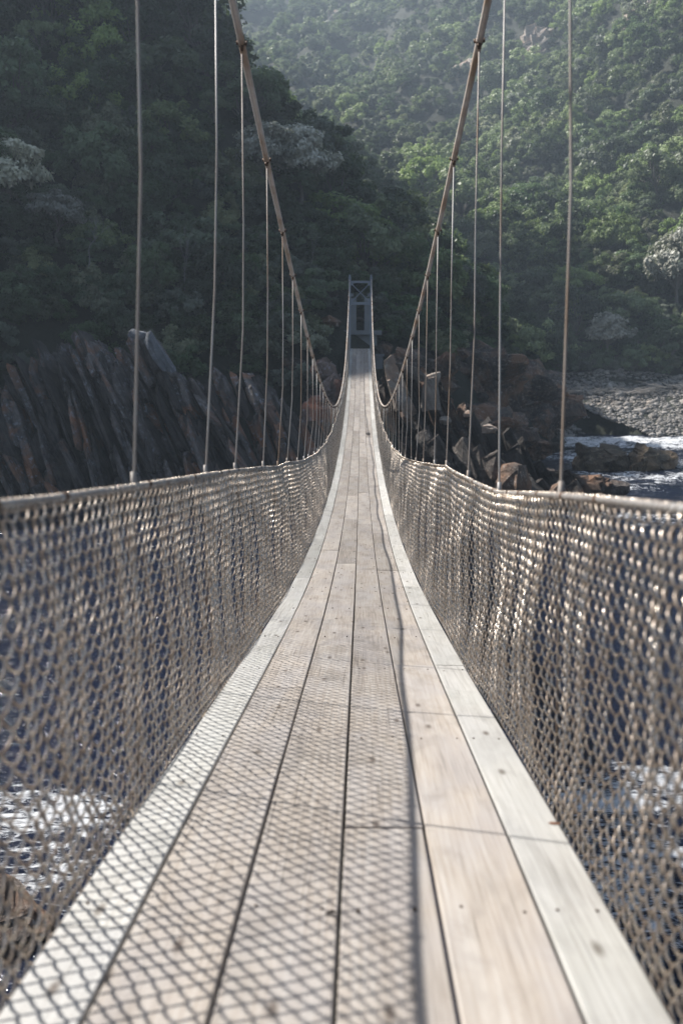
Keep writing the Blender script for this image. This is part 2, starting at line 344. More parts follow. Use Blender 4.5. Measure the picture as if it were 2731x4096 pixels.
# ------------------------------------------------------------------ rocks
def ico(sub):
    bm = bmesh.new(); bmesh.ops.create_icosphere(bm, subdivisions=sub, radius=1.0); bm.verts.ensure_lookup_table()
    V = np.array([v.co[:] for v in bm.verts]); F = np.array([[v.index for v in f.verts] for f in bm.faces]); bm.free(); return V, F
ICO = {k: ico(k) for k in (1, 2, 3, 4, 5)}
def rock_shape(seed, sub=3, boxy=0.0, cuts=14, rough=0.10, freq=1.6):
    rs = np.random.default_rng(seed); V, F = ICO[sub]; V = V.copy()
    if boxy > 0:
        W = np.sign(V) * np.abs(V) ** boxy; W /= np.max(np.abs(W), axis=1)[:, None] ** 0.85; V = W
    for _ in range(cuts):
        n = rs.normal(size=3); n /= np.linalg.norm(n); d = rs.uniform(0.55, 0.95) * (1.15 if boxy else 1)
        k = V @ n; V = V - np.where(k > d, (k - d), 0)[:, None] * n * 0.92
    o = rs.uniform(0, 50, 3)
    nz = np.array([mnoise.fractal(Vector((p * freq + o).tolist()), 0.7, 2.1, 4) for p in V])
    V = V * (1 + rough * nz)[:, None]
    return V, F
SLABS = [rock_shape(100 + i, 3, 0.17, 6, 0.10, 3.6) for i in range(12)]
BOULD = [rock_shape(200 + i, 3, 0.3, 18, 0.2, 2.6) for i in range(8)]
BOULDF = [rock_shape(300 + i, 4, 0.4, 24, 0.24, 2.4) for i in range(6)]
BIGR = [rock_shape(400 + i, 5, 0.45, 30, 0.34, 2.6) for i in range(3)]
def rock_cluster(name, items, m, label, cat='rock outcrop', group=None):
    """items: (variant V,F, centre, scale, rotation matrix)"""
    VV = []; FF = []; b = 0
    for (V, F), c, s, Mt in items:
        W = (V * np.array(s)) @ np.array(Mt.to_3x3()).T + np.array(c); VV.append(W); FF.append(F + b); b += len(W)
    V = np.concatenate(VV); c0 = np.array([V[:, 0].mean(), V[:, 1].mean(), V[:, 2].min()])
    o = link(name, mesh_np(name, V - c0, np.concatenate(FF), False), m, None, tuple(c0))
    me = o.data
    try: me.shade_auto_smooth = None
    except Exception: pass
    tag(o, label, cat, group); return o
def strata(name, label, top, depth, base, m, lean=27, wid=(0.22, 0.55), back=0.35, thick=1.5, seed=1, leanv=4, dep_n=0.9, length=(1.0, 4.6), cat='rock outcrop'):
    """columns of tilted slabs under a top silhouette given as photo points at one depth"""
    rs = random.Random(seed); P = [at(x, r, depth) for x, r in top]; items = []
    px = [p.x for p in P]; pz = [p.z for p in P]
    x = px[0]; tl = math.tan(R(lean)); lean0 = lean
    while x < px[-1]:
        wd = rs.uniform(*wid); zt = float(np.interp(x, px, pz)) + rs.uniform(-0.7, 0.3); dy = rs.uniform(-dep_n, dep_n)
        z = zt; ln_ = lean + rs.uniform(-leanv, leanv)
        while z > base:
            L = rs.uniform(*length); zc = z - L / 2
            xc = x + (zt - zc) * tl
            yc = depth + dy + rs.uniform(-0.25, 0.25) + back * (zc - base) - back * (pz[0] - base) * 0.6
            Mt = Matrix.Rotation(R(-ln_ + rs.uniform(-1.5, 1.5)), 4, 'Y') @ Matrix.Rotation(R(rs.uniform(-14, 14) - 12), 4, 'X') @ Matrix.Rotation(R(rs.uniform(-13, 13)), 4, 'Z')
            items.append((rs.choice(SLABS), (xc, yc, zc), (wd * 0.60, thick * rs.uniform(0.4, 0.8), L * 0.60), Mt))
            z -= L * 0.97
        x += wd * rs.uniform(0.72, 1.08)
        if rs.random() < .12: lean_ = rs.uniform(-6, 6); lean = lean0 + lean_; tl = math.tan(R(lean))
    return rock_cluster(name, items, m, label, cat)
strata('rock_outcrop', 'tall tilted slabs of dark rust-stained rock, leftmost on the left bank', [(-190,960),(-60,900),(60,800),(115,790),(165,765),(200,790),(250,830),(285,880),(330,960)], 46, -8.6, M_ROCKL, 24, seed=3)
strata('rock_outcrop', 'long dark leaning slabs of rock in the recess between the two left cliffs', [(150,800),(185,765),(215,790),(300,820),(345,850),(420,930)], 48.5, -8.6, M_ROCKL, 28, (0.22, 0.5), seed=5)
strata('rock_outcrop', 'blocky tilted rock cliff with a pale bluish cap slab behind the left hangers', [(215,830),(260,800),(298,775),(330,765),(352,800),(400,860),(450,900),(520,960)], 46.5, -8.6, M_ROCKL, 29, seed=8)
strata('rock_outcrop', 'low shadowed tilted rocks between the left cliff and the bridge', [(430,880),(480,850),(540,850),(590,880),(640,930),(700,960),(760,980)], 48.5, -8.6, M_ROCKL, 27, (0.25, 0.6), seed=12)
rock_cluster('cap_slab', [(SLABS[2], at(365, 815, 45.2), (.34, .5, 1.25), Matrix.Rotation(R(-31), 4, 'Y')), (SLABS[4], at(325, 770, 45.6), (.55, .5, .28), Matrix.Rotation(R(18), 4, 'Y'))],
             rock_mat('pale_lichen_rock', (.08, .085, .095), (.18, .19, .21), (.2, .15, .12), .2, (.36, .39, .44)), 'pale grey-blue lichen-covered slab on top of the left cliff', 'rock slab')
# red boulders left of the far end
rs = random.Random(4)
for (x, r_, y, s, lab) in ((745, 850, 51, (1.1, 1, .8), 'rounded pinkish boulder left of the far deck end, upper one'), (765, 895, 50, (1.1, 1.0, 1.0), 'squarish rust-red boulder left of the far deck end'),
                           (735, 955, 49, (1.4, 1.2, 1.3), 'broad reddish-brown boulder low beside the left main cable sag')):
    rock_cluster('boulder', [(BOULDF[rs.randrange(6)], at(x, r_, y), s, Matrix.Rotation(rs.random() * 6, 4, 'Z'))],
                 M_ROCKL if False else rock_mat('red_boulder_rock', (.10, .075, .065), (.20, .15, .13), (.34, .13, .07), .9, (.36, .34, .38)), lab, 'boulder')
# right spine of rock
strata('rock_spine', 'jagged dark rock spine running down to the river right of the bridge', [(862,880),(905,850),(925,843),(960,850),(1000,865),(1012,890),(1050,930),(1085,955),(1120,975),(1165,1010),(1215,1050),(1270,1100),(1320,1140)], 47.5, -8.6, M_ROCKR, 24, (0.3, 0.75), 0.1, 1.9, 21, 6, 0.6, (1.3, 3.8))
strata('rock_spine', 'lower dark rocks at the foot of the right spine beside the rapids', [(960,1000),(1040,1010),(1110,1030),(1180,1060),(1250,1100),(1330,1130),(1400,1150)], 43.5, -8.6, M_ROCKR, 25, (0.4, 0.9), 0.2, 2.0, 23, 14, 1.2, (1.0, 2.2))
items = []
for (x, r_, y, s, rz) in ((905, 880, 45.6, (.45, .35, 1.5), 20), (925, 915, 45.4, (.38, .3, 1.3), 26), (940, 855, 45.8, (.9, .6, .35), -12), (995, 870, 46, (.55, .5, .4), 10), (985, 905, 45.4, (.5, .4, .9), 8)):
    items.append((SLABS[rs.randrange(12)], at(x, r_, y), s, Matrix.Rotation(R(-rz), 4, 'Y')))
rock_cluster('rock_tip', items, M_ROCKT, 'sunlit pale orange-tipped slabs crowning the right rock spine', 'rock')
for i, (x, r_, y, s, lab) in enumerate(((1022, 965, 45, (.36, .36, .3), 'small sunlit orange knob of rock near the top of the right spine'),
        (1122, 985, 44.6, (.45, .42, .36), 'sunlit tan knob of rock on the right spine behind the third hanger'),
        (1075, 950, 44.8, (.22, .2, .2), 'tiny orange sunlit stone on the edge of the right spine'),
        (1180, 1110, 41, (.9, .8, 1.1), 'reddish upright block of rock low on the right spine'))):
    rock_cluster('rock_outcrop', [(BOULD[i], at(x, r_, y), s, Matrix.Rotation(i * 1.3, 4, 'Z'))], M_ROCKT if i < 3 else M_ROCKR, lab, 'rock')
# massive rounded rock behind the spine
for i, (x, r_, y, s, lab) in enumerate(((1195, 955, 80, (6.6, 6, 5.0), 'massive dark rounded boulder standing at the left end of the pebble beach'),
        (1075, 930, 70, (5.2, 5, 4.4), 'broad dark boulder mass behind the right rock spine'),
        (960, 900, 60, (3.6, 3, 2.6), 'dark boulder between the far deck end and the rock spine'),
        (1140, 1010, 60, (3.4, 3, 2.2), 'low black boulder just behind the right rock spine'),
        (1235, 1035, 62, (1.8, 1.4, .7), 'flat grey stone at the edge of the foaming water'))):
    rock_cluster('boulder', [(BIGR[i % 3], at(x, r_, y), s, Matrix.Rotation(i * 2.1, 4, 'Z'))], M_ROCKR, lab, 'boulder')
its = []
for (dx, dy, dz, s) in ((-2.6, 0.4, 0, (1.6, 1.2, 1.3)), (-1.0, 0, .0, (1.7, 1.3, 1.25)), (1.0, 0, .1, (1.7, 1.4, 1.45)), (2.6, .3, -.2, (1.8, 1.3, 1.0)), (-3.3, .2, .9, (.7, .6, .6)), (.3, -1, -.5, (1, .8, .8))):
    its.append((BOULDF[rs.randrange(6)], (20.0 + dx, 61.5 + dy, -6.5 + dz), s, Matrix.Rotation(rs.random() * 6, 4, 'Z')))
rock_cluster('island_rock', its, rock_mat('brown_wet_rock', (.035, .028, .02), (.12, .085, .05), (.26, .16, .08), .7, (.36, .30, .22), .7), 'jagged brown wet rock island standing in the rapids', 'rock')
its = []
for (x, r_, y, s) in ((1260, 1105, 47, (1.3, 1, .8)), (1310, 1112, 46, (1.4, 1, .8)), (1365, 1120, 46, (1.3, 1, .75)), (1400, 1128, 45.5, (.8, .7, .5))):
    its.append((BOULDF[rs.randrange(6)], at(x, r_, y), s, Matrix.Rotation(rs.random() * 6, 4, 'Z')))
rock_cluster('river_rock', its, M_ROCKR, 'low wet brown rock at the water edge above the right handrail', 'rock')
rock_cluster('river_rock', [(BOULDF[1], (-5.0, 9.2, -7.1), (1.3, 1.1, .9), Matrix.Rotation(.6, 4, 'Z'))], M_ROCKR, 'wet brown rock in the foam at the bottom left corner below the deck', 'rock')
# scattered slope stones behind the far end and under the forest
its = []
for k in range(260):
    x = rs.uniform(-9, 17); y = rs.uniform(56, 92); d, s_, A = poly_dist(F_, np.array([x]), np.array([y])); dd = float(d[0] * s_[0])
    if not (-9 < dd < 5): continue
    z = float(H(np.array([x]), np.array([y]))[0]); q = rs.uniform(.25, .95)
    its.append((BOULD[rs.randrange(8)], (x, y, z + q * .15), (q * rs.uniform(.8, 1.4), q, q * .7), Matrix.Rotation(rs.random() * 6, 4, 'Z')))
tag(rock_cluster('scree_stones', its, M_ROCKR, 'x'), kind='stuff')
bpy.data.objects['scree_stones']['label'] = 'loose grey stones scattered over the slope behind the far end of the bridge'; bpy.data.objects['scree_stones']['category'] = 'stones'
# pebble beach
V0, F0 = ICO[1]; n = 16000
bx = RNG.uniform(17, 62, n); by = RNG.uniform(90, 113.5, n); bz = H(bx, by); k = (bz > WZ - .2) & (bz < 1.2); bx, by, bz = bx[k], by[k], bz[k]; n = len(bx)
sz = RNG.uniform(.07, .22, n) * (1 + 1.2 * (RNG.uniform(0, 1, n) > .96)) * RNG.uniform(.7, 1.5, n)
S = np.stack([sz * RNG.uniform(.8, 1.5, n), sz * RNG.uniform(.8, 1.3, n), sz * .62], -1); an = RNG.uniform(0, 6.28, n)
W = V0[None] * S[:, None, :] * RNG.uniform(.85, 1.12, (n, len(V0), 1)); ca, sa = np.cos(an)[:, None], np.sin(an)[:, None]
W = np.stack([W[..., 0] * ca - W[..., 1] * sa, W[..., 0] * sa + W[..., 1] * ca, W[..., 2]], -1) + np.stack([bx, by, bz + sz * .15], -1)[:, None, :]
FFb = (F0[None] + (np.arange(n) * len(V0))[:, None, None]).reshape(-1, 3)
tag(link('pebble_beach_stones', mesh_np('pebble_beach_stones', W, FFb, True), M_PEB), 'grey rounded stones heaped along the far river beach', 'pebbles', kind='stuff')

# ------------------------------------------------------------------ bridge
ZD = np.array([(-6,-.62),(-3,-.87),(0,-1.14),(1.5,-1.30),(2.76,-1.475),(3.62,-1.60),(5.02,-1.80),(6.5,-2.0),(8.14,-2.20),(10.5,-2.42),(13,-2.59),(16.8,-2.745),(20.5,-2.79),(24.5,-2.74),(30,-2.50),(35,-2.12),(40.5,-1.48),(46,-.70),(51,.38),(56.2,1.80)])
_yy = np.arange(-6, 56.4, .1); _zz = np.interp(_yy, ZD[:, 0], ZD[:, 1])
for _ in range(6): _zz[5:-5] = np.convolve(_zz, np.ones(11) / 11, 'valid')
def zd(y): return float(np.interp(y, _yy, _zz))
def zdn(y): return np.interp(y, _yy, _zz)
CX = -0.05; HW = 0.70
RL = np.array([(-6,1.04),(0,1.04),(1.7,1.06),(2.1,1.07),(2.75,1.10),(4.1,1.17),(5.2,1.22),(6.5,1.27),(7.7,1.29),(9,1.33),(12,1.31),(17,1.27),(22,1.28),(27,1.30),(33,1.2),(40,1.05),(48,1.0),(56,1.05)])
RR = np.array([(-6,1.04),(0,1.04),(1.7,1.06),(2.75,1.075),(4.1,1.085),(4.6,1.12),(5.1,1.165),(6.5,1.28),(8.3,1.32),(9.8,1.33),(14.3,1.28),(19,1.22),(27,1.14),(33,1.1),(40,1.0),(48,1.0),(56,1.05)])
HY = [-4.7, -3.5, -2.3, -1.1, .12, 1.36, 2.82, 4.17, 5.25, 6.6, 7.85, 9.0] + [9.0 + 1.225 * k for k in range(1, 39)]                 # hanger stations
def top_y(side, k):                                            # where a hanger meets the main cable
    return HY[k] + {6: .12 if side < 0 else .36, 7: .30, 8: .11, 9: .06, 10: .05}.get(k, .03)
def railh(side, y):
    A = RL if side < 0 else RR; h = np.interp(y, A[:, 0], A[:, 1])
    return h
def railx(side, y): return CX + side * (0.735 + 0.012 * np.sin(np.asarray(y) * 1.7 + side))
def railz(side, y): return zdn(y) + railh(side, y)
def cabx(side, y): return (-0.012 - 0.038 * np.clip((np.asarray(y) - 10) / 20, 0, 1)) + side * 0.718
def cabz(y): y = np.asarray(y, float); return 0.0067418 * y * y - 0.35208 * y + 3.682

BR = empty('suspension_footbridge', (CX, 25, -2.8))
tag(BR, 'narrow wooden-decked suspension footbridge with chain-link sides and two main cables', 'bridge')
BR_INV = Matrix.Translation((-CX, -25, 2.8))
def bpart(o, par=BR):
    o.parent = par
    o.matrix_parent_inverse = par_world_inv(par); return o
def par_world_inv(p):
    M = Matrix.Identity(4); q = p
    M = q.matrix_basis.copy()
    while q.parent: M = q.parent.matrix_basis @ q.matrix_parent_inverse @ M if False else (q.parent.matrix_basis @ q.matrix_parent_inverse @ M); q = q.parent
    return M.inverted()
# stringers = the deck part; planks are its sub-parts
yy = np.arange(-5.5, 56.1, 0.61)
for sx in (-.56, 0, .56):
    mb = MB()
    for a, b_ in zip(yy[:-1], yy[1:]): mb.bar((CX + sx, a, zd(a) - .085), (CX + sx, b_, zd(b_) - .085), .08, .09)
    bpart(mb.build('stringer', M_BEAM))
deck = BR
ED = [-.700, -.5155, -.258, .0, .258, .5155, .700]
rp = random.Random(31); npl = 0
for r_ in range(6):
    xa, xb = CX + ED[r_] + .0045, CX + ED[r_ + 1] - .0045
    y = -5.5 + [0, 1.22, 2.44, .61, 1.83, 3.05][r_] - 3.66; L = 3.66
    while y < 56.1:
        ya, yb = max(y, -5.5) + .002, min(y + L, 56.1) - .002
        y0 = y; y += L; L = rp.choice([3.66, 3.66, 4.88])
        if yb - ya < .3: continue
        n = max(2, int((yb - ya) / .3)); Y = np.linspace(ya, yb, n); dz = rp.uniform(-.0035, .0035); jx = rp.uniform(-.0018, .0018); jx2 = rp.uniform(-.0018, .0018)
        V = []; F = []
        th = .034; bv = .004; prof = [(xa, -th), (xa, -bv), (xa + bv, 0), (xb - bv, 0), (xb, -bv), (xb, -th)]
        wv_ = rp.uniform(0, 6)
        for i, yq in enumerate(Y):
            z = zd(yq) + dz; tw = .0015 * math.sin(yq * 1.9 + wv_)
            for (px_, pz_) in prof: V.append((px_ + jx + (jx2 - jx) * i / (n - 1), yq, z + pz_ + tw * (1 if px_ > (xa + xb) / 2 else -1)))
        k = 6
        for i in range(n - 1):
            for q in range(k): F.append((i * k + q, i * k + (q + 1) % k, (i + 1) * k + (q + 1) % k, (i + 1) * k + q))
        F.append(tuple(range(k))[::-1]); F.append(tuple((n - 1) * k + q for q in range(k)))
        c0 = Vector(((xa + xb) / 2, (ya + yb) / 2, zd((ya + yb) / 2)))
        q_ = MB(); q_.add([Vector(v) - c0 for v in V], [f[::-1] for f in F])
        ob = q_.build('plank', M_WOODP if r_ in (0, 5) else M_WOOD, None, False, c0)
        bpart(ob, deck); npl += 1
# nail heads
mb = MB()
for yk in HY:
    for r_ in range(6):
        for fx in (.2, .8):
            for off in (-.03, ):
                x = CX + ED[r_] + (ED[r_ + 1] - ED[r_]) * fx + rp.uniform(-.012, .012); y = yk + .6 + off + rp.uniform(-.03, .03)
                if y > 30 or rp.random() < .12: continue
                z = zd(y) + .0045; rr_ = .0046
                mb.add([(x + rr_ * math.cos(a * math.pi / 3), y + rr_ * math.sin(a * math.pi / 3), z) for a in range(6)] + [(x + rr_ * math.cos(a * math.pi / 3), y + rr_ * math.sin(a * math.pi / 3), z - .01) for a in range(6)],
                       [(0, 1, 2, 3, 4, 5)] + [(a, a + 6, (a + 1) % 6 + 6, (a + 1) % 6) for a in range(6)])
tag(bpart(mb.build('nail_head', M_NAIL)), kind='stuff')
# cross beams
for yk in HY:
    if yk > 56: continue
    mb = MB(); mb.box((CX, yk, zd(yk) - .175), (1.62, .07, .09)); bpart(mb.build('cross_beam', M_BEAM), BR)
# main cables with clamps
clamp_me = None
for side in (-1, 1):
    Y = np.concatenate([np.arange(-6, 55.3, .4), [55.4]]); mb = MB()
    Pc = [(float(cabx(side, y)), float(y), float(cabz(y))) for y in Y]
    k_ = (6.15 - Pc[-1][2]); Pc = [(x, y, z + k_ * max(0, (y - 40) / 15.4) ** 2) for x, y, z in Pc]
    Pc += [(CX + side * .70, 55.9, 6.28), (CX + side * .70, 58, 5.6), (CX + side * .70, 66, 3.2)]
    mb.tube(Pc, .0215, 12); mc = bpart(mb.build('main_cable', M_CABLE, None, True))
    for kk, yk in enumerate(HY):
        yk = top_y(side, kk)
        if yk > 54.5 or yk < -4.5: continue
        if clamp_me is None:
            q_ = MB(); q_.tube([(0, -.022, 0), (0, .022, 0)], .033, 10); q_.box((0, 0, -.042), (.03, .036, .045)); q_.tube([(0, 0, -.03), (0, 0, -.075)], .009, 6)
            q_.tube([(-.048, 0, -.008), (.048, 0, -.008)], .0075, 6); q_.box((.043, 0, .004), (.014, .022, .034)); q_.box((-.043, 0, .004), (.014, .022, .03))
            ob = q_.build('clamp', M_CLAMP, None, True); clamp_me = ob.data
        else: ob = link('clamp', clamp_me)
        ob.location = (float(cabx(side, yk)), yk, float(cabz(yk))); ob.scale = (.66, .66, .66); ob.rotation_euler = (math.atan(0.0134836 * yk - .35208), 0, rp.uniform(-.25, .25)); bpart(ob, mc)
# hangers
for side in (-1, 1):
    for k, yk in enumerate(HY):
        if yk > 54 or yk < -4.5: continue
        yt = top_y(side, k); xt, zt = float(cabx(side, yt)), float(cabz(yt)) - .06; xr, zr = float(railx(side, yk)), float(railz(side, yk)); j = rp.uniform(-.03, .03); jo = rp.uniform(-.004, .022)
        zb = zd(yk) - .15; mid = max(zr + .5, zr + (zt - zr) * .35)
        if zt - zr < .7: pts = [(xt, yt, zt), (xr, yk, zr), (CX + side * .775, yk, zb)]
        else: pts = [(xt, yt, zt), (xt + side * jo * .3, yt + (yk - yt) * .25, mid + .4 * (zt - mid)), (xt + side * jo, yt + (yk - yt) * .6 + j * .5, mid), (xr + side * .012, yk, zr), (CX + side * .775, yk, zb)]
        mb = MB(); mb.tube(pts, .0051, 8); q0 = pts[-2]; mb.tube([(q0[0], yk, zr + .05), (q0[0], yk, zr - .045)], .0105, 8)
        bpart(mb.build('hanger', M_HANG, None, True))
# fences
PW = .030
def fence_surface(side, y, s):
    """s 0 at the deck edge, 1 at the hand cable"""
    zb = zdn(y) - .02; zt = railz(side, y) - .005
    bul = np.sin(s * math.pi) * (.018 * np.sin(y * 3.1 + side) + .012 * np.sin(y * 9.1 + side + 1.2) + .005 * np.sin(y * 31.7)) + .008 * np.sin(s * 9 + y * 2.2)
    x = CX + side * (.712 + (.735 - .712) * s + .012 * np.sin(y * 1.7 + side) * s + bul)
    return x, zb + (zt - zb) * s
def chain(side, y0, y1, nseg_mid, sides, rad):
    i0, i1 = int(round(y0 / PW)), int(round(y1 / PW)); W_ = np.arange(i0, i1); nj = 27
    J = np.arange(nj); prm = [];  # parameter along: (j + frac)
    fr = {1: [0.0, .5], 2: [0.0, .3, .7]}[nseg_mid]
    js = np.array([j + q for j in range(nj - 1) for q in fr] + [nj - 1.0])
    j0 = np.floor(js + 1e-9); q = js - j0
    ii = W_[:, None]; e = ((ii + j0[None]) % 2)          # 0: at left node now, going right
    yloc = np.where(e == 0, q[None], 1 - q[None]); wob = .0035 * np.sin(ii * 12.9898 + 0.7 * js[None])
    y = (ii + yloc) * PW + wob
    yb_ = ii * PW; y = y + .011 * np.sin(yb_ * 9.1 + side) + .0045 * np.sin(yb_ * 31.7 + 2 * side) + .004 * np.sin(js[None] * .9 + yb_ * 4)
    dep = np.where(e == 0, 1, -1) * np.sin(q[None] * math.pi) * .0085
    # stretch: rows keep their pitch and sag with the hand cable
    s = np.clip(js[None] / (nj - 1), 0, 1) + .004 * np.sin(y * 5.3) * np.sin(js[None] * .3)
    x, z = fence_surface(side, y, s); x = x - side * dep
    P = np.stack([x, y, z], -1); Tn = np.empty_like(P); Tn[:, 1:-1] = P[:, 2:] - P[:, :-2]; Tn[:, 0] = P[:, 1] - P[:, 0]; Tn[:, -1] = P[:, -1] - P[:, -2]
    Tn /= np.linalg.norm(Tn, axis=-1, keepdims=True); ex = np.array([1., 0, 0]); U = ex - Tn * (Tn @ ex)[..., None]; U /= np.linalg.norm(U, axis=-1, keepdims=True); Vv = np.cross(Tn, U)
    a = np.arange(sides) * 2 * math.pi / sides
    ring = P[:, :, None, :] + rad * (U[:, :, None, :] * np.cos(a)[None, None, :, None] + Vv[:, :, None, :] * np.sin(a)[None, None, :, None])
    nw, npt = P.shape[:2]; idx = np.arange(nw * npt * sides).reshape(nw, npt, sides); nx_ = np.roll(idx, -1, axis=2)
    Fq = np.stack([idx[:, :-1], nx_[:, :-1], nx_[:, 1:], idx[:, 1:]], -1).reshape(-1, 4)
    return ring.reshape(-1, 3), Fq
for side in (-1, 1):
    Vs = []; Fs = []; b_ = 0
    for (a, c_, md, sd, rd) in ((-1.0, 7.0, 2, 6, .0038), (7.0, 18.0, 2, 5, .0035), (18.0, 55.2, 1, 3, .0031)):
        V, Fq = chain(side, a, c_, md, sd, rd); Vs.append(V); Fs.append(Fq + b_); b_ += len(V)
    fo_ = bpart(link('mesh_fence', mesh_np('mesh_fence', np.concatenate(Vs), np.concatenate(Fs), True), M_WIRE))
    mb = MB(); Y = np.arange(-5.6, 55.4, .122); mb.tube([(float(railx(side, y)), float(y), float(railz(side, y))) for y in Y], .0105, 10)
    bpart(mb.build('hand_cable', M_RAIL, None, True), fo_)
    mb = MB()                                            # lacing wire wound round the hand cable
    pts = []; y = -.8
    while y < 30:
        st = PW * (1.0 if (int(y / .35) % 3 != 1) else 1.6)
        for q in range(6):
            a = q / 6 * 2 * math.pi; rr_ = .0135; yq = y + st * q / 6
            pts.append((float(railx(side, yq)) + rr_ * math.cos(a), yq, float(railz(side, yq)) - .004 + (rr_ + .004) * math.sin(a)))
        y += st
    for k in range(0, len(pts) - 1, 60): mb.tube(pts[k:k + 61], .0017, 4, False)
    bpart(mb.build('lacing_wire', M_WIRE, None, True), fo_)
    mb = MB()                                            # bands gripping the hand cable
    y = -.7
    while y < 26:
        mb.tube([(float(railx(side, y)), y - .012, float(railz(side, y))), (float(railx(side, y)), y + .012, float(railz(side, y)))], .0135, 10)
        y += rp.choice([.29, .41, .41, .81])
    tag(bpart(mb.build('cable_band', M_CLAMP, None, True), fo_), kind='stuff')
# stray lower tension wire on each side
for side in (-1, 1):
    mb = MB(); mb.tube([(CX + side * .722, y, zd(y) + .03 + .012 * math.sin(y * 2.6)) for y in np.arange(-3, 55, .3)], .003, 6); bpart(mb.build('bottom_wire', M_WIRE, None, True))
# far tower
mb = MB()
TW = empty('x'); bpy.data.objects.remove(TW)
ty = 55.6
for side in (-1, 1): mb.box((CX + side * .70, ty, 2.35), (.115, .2, 8.3)); mb.box((CX + side * .70, ty - .02, 6.3), (.17, .34, .1)); mb.tube([(CX + side * .70 - .09, ty, 6.2), (CX + side * .70 + .09, ty, 6.2)], .1, 12); mb.box((CX + side * .70, ty - .13, 5.2), (.16, .02, .3))
tw = bpart(mb.build('tower', M_TOWER))
mb = MB(); mb.box((CX, ty, 6.05), (1.30, .14, .13)); mb.box((CX, ty, 4.68), (1.30, .14, .17)); mb.bar((CX - .6, ty + .02, 5.95), (CX + .6, ty + .02, 4.78), .09, .05); mb.bar((CX + .6, ty - .04, 5.95), (CX - .6, ty - .04, 4.78), .09, .05)
for sx in (-1, 1):
    for zz in (5.92, 4.84): mb.box((CX + sx * .58, ty - .09, zz), (.2, .02, .2))
bpart(mb.build('cross_brace', M_TOWER), tw)
# concrete portal behind the tower
PT = empty('concrete_portal', (CX, 60.5, 3.0)); tag(PT, 'grey concrete portal of two wide piers standing behind the far steel tower', 'portal')
mb = MB()
for x0, x1 in ((-.80, -.30), (.28, .80)): mb.box((CX + (x0 + x1) / 2, 60.5, 4.3), (x1 - x0, .5, 2.3))
for sx in (-1, 1): mb.box((CX + sx * .62, 60.5, 5.68), (.25, .4, .2))
bpart(mb.build('pier', M_CONC), PT)
mb = MB(); mb.box((.03, 60.4, 3.02), (2.9, .9, .30)); mb.box((.03, 60.6, 2.0), (2.2, .6, 1.8)); bpart(mb.build('plinth', M_CONC), PT)
mb = MB(); q = at(872, 816, 58); mb.box((q.x, 58, q.z), (.62, .6, .16)); mb.box((q.x - .05, 58.1, q.z - .5), (.5, .5, .86))
tag(mb.build('concrete_block', M_CONC), 'low grey concrete slab on the rocks just right of the far deck end', 'concrete block')
mb = MB(); mb.box((CX, 57.3, 1.0), (1.9, 2.2, 1.2)); tag(mb.build('abutment', M_CONC), 'grey concrete abutment under the far end of the deck', 'abutment')

# dropped things on the deck, and a dark sheet for a hole
def deckpt(xd, row, y0=1.2, y1=50):
    ys_ = np.arange(y0, y1, .002); M = cam.rotation_euler.to_matrix(); r = M @ Vector(((xd - 784) / 1882, -(row - 1176) / 1882, -1)); r = r / r.y
    k = np.argmin(np.abs(zdn(ys_) - r.z * ys_)); return Vector((r.x * ys_[k], ys_[k], zd(ys_[k])))
p = deckpt(762, 2104); mb = MB(); mb.tube([p + Vector((-.016, -.004, .008)), p + Vector((0, 0, .013)), p + Vector((.013, .001, .01))], [.002, .0045, .0012], 6)
tag(mb.build('dry_twig', plain('dark_twig', (.03, .022, .018), .8, .3, 50)), 'short dark dry twig lying across the middle plank gap near the camera', 'twig')
p = deckpt(845, 997); mb = MB(); aa = [(p.x + .085 * math.cos(a) * (1 + .1 * math.sin(3 * a)), p.y + .36 * math.sin(a)) for a in np.linspace(0, 6.283, 17)[:-1]]
mb.add([(x, y, zd(y) + .006) for x, y in aa] + [(x, y, zd(y) + .012) for x, y in aa], [tuple(range(16, 32))] + [(q, (q + 1) % 16, (q + 1) % 16 + 16, q + 16) for q in range(16)])
tag(mb.build('hole_patch', plain('dark_patch', (.05, .04, .035), .8, .3, 20)), 'small dark brown oval sheet standing for a hole in the deck halfway across the bridge', 'patch')  # flat dark sheet laid on the boards in place of a hole
p = deckpt(1272, 1893); mb = MB(); aa = [(p.x + .02 * math.cos(a), p.y + .012 * math.sin(a)) for a in np.linspace(0, 6.283, 9)[:-1]]
mb.add([(x, y, zd(y) + .004) for x, y in aa] + [(p.x, p.y, p.z + .009)], [(q, (q + 1) % 8, 8) for q in range(8)])
tag(mb.build('dry_leaf', plain('brown_leaf', (.16, .08, .05), .7, .3, 60)), 'curled brown leaf at the right edge of the deck boards', 'leaf')

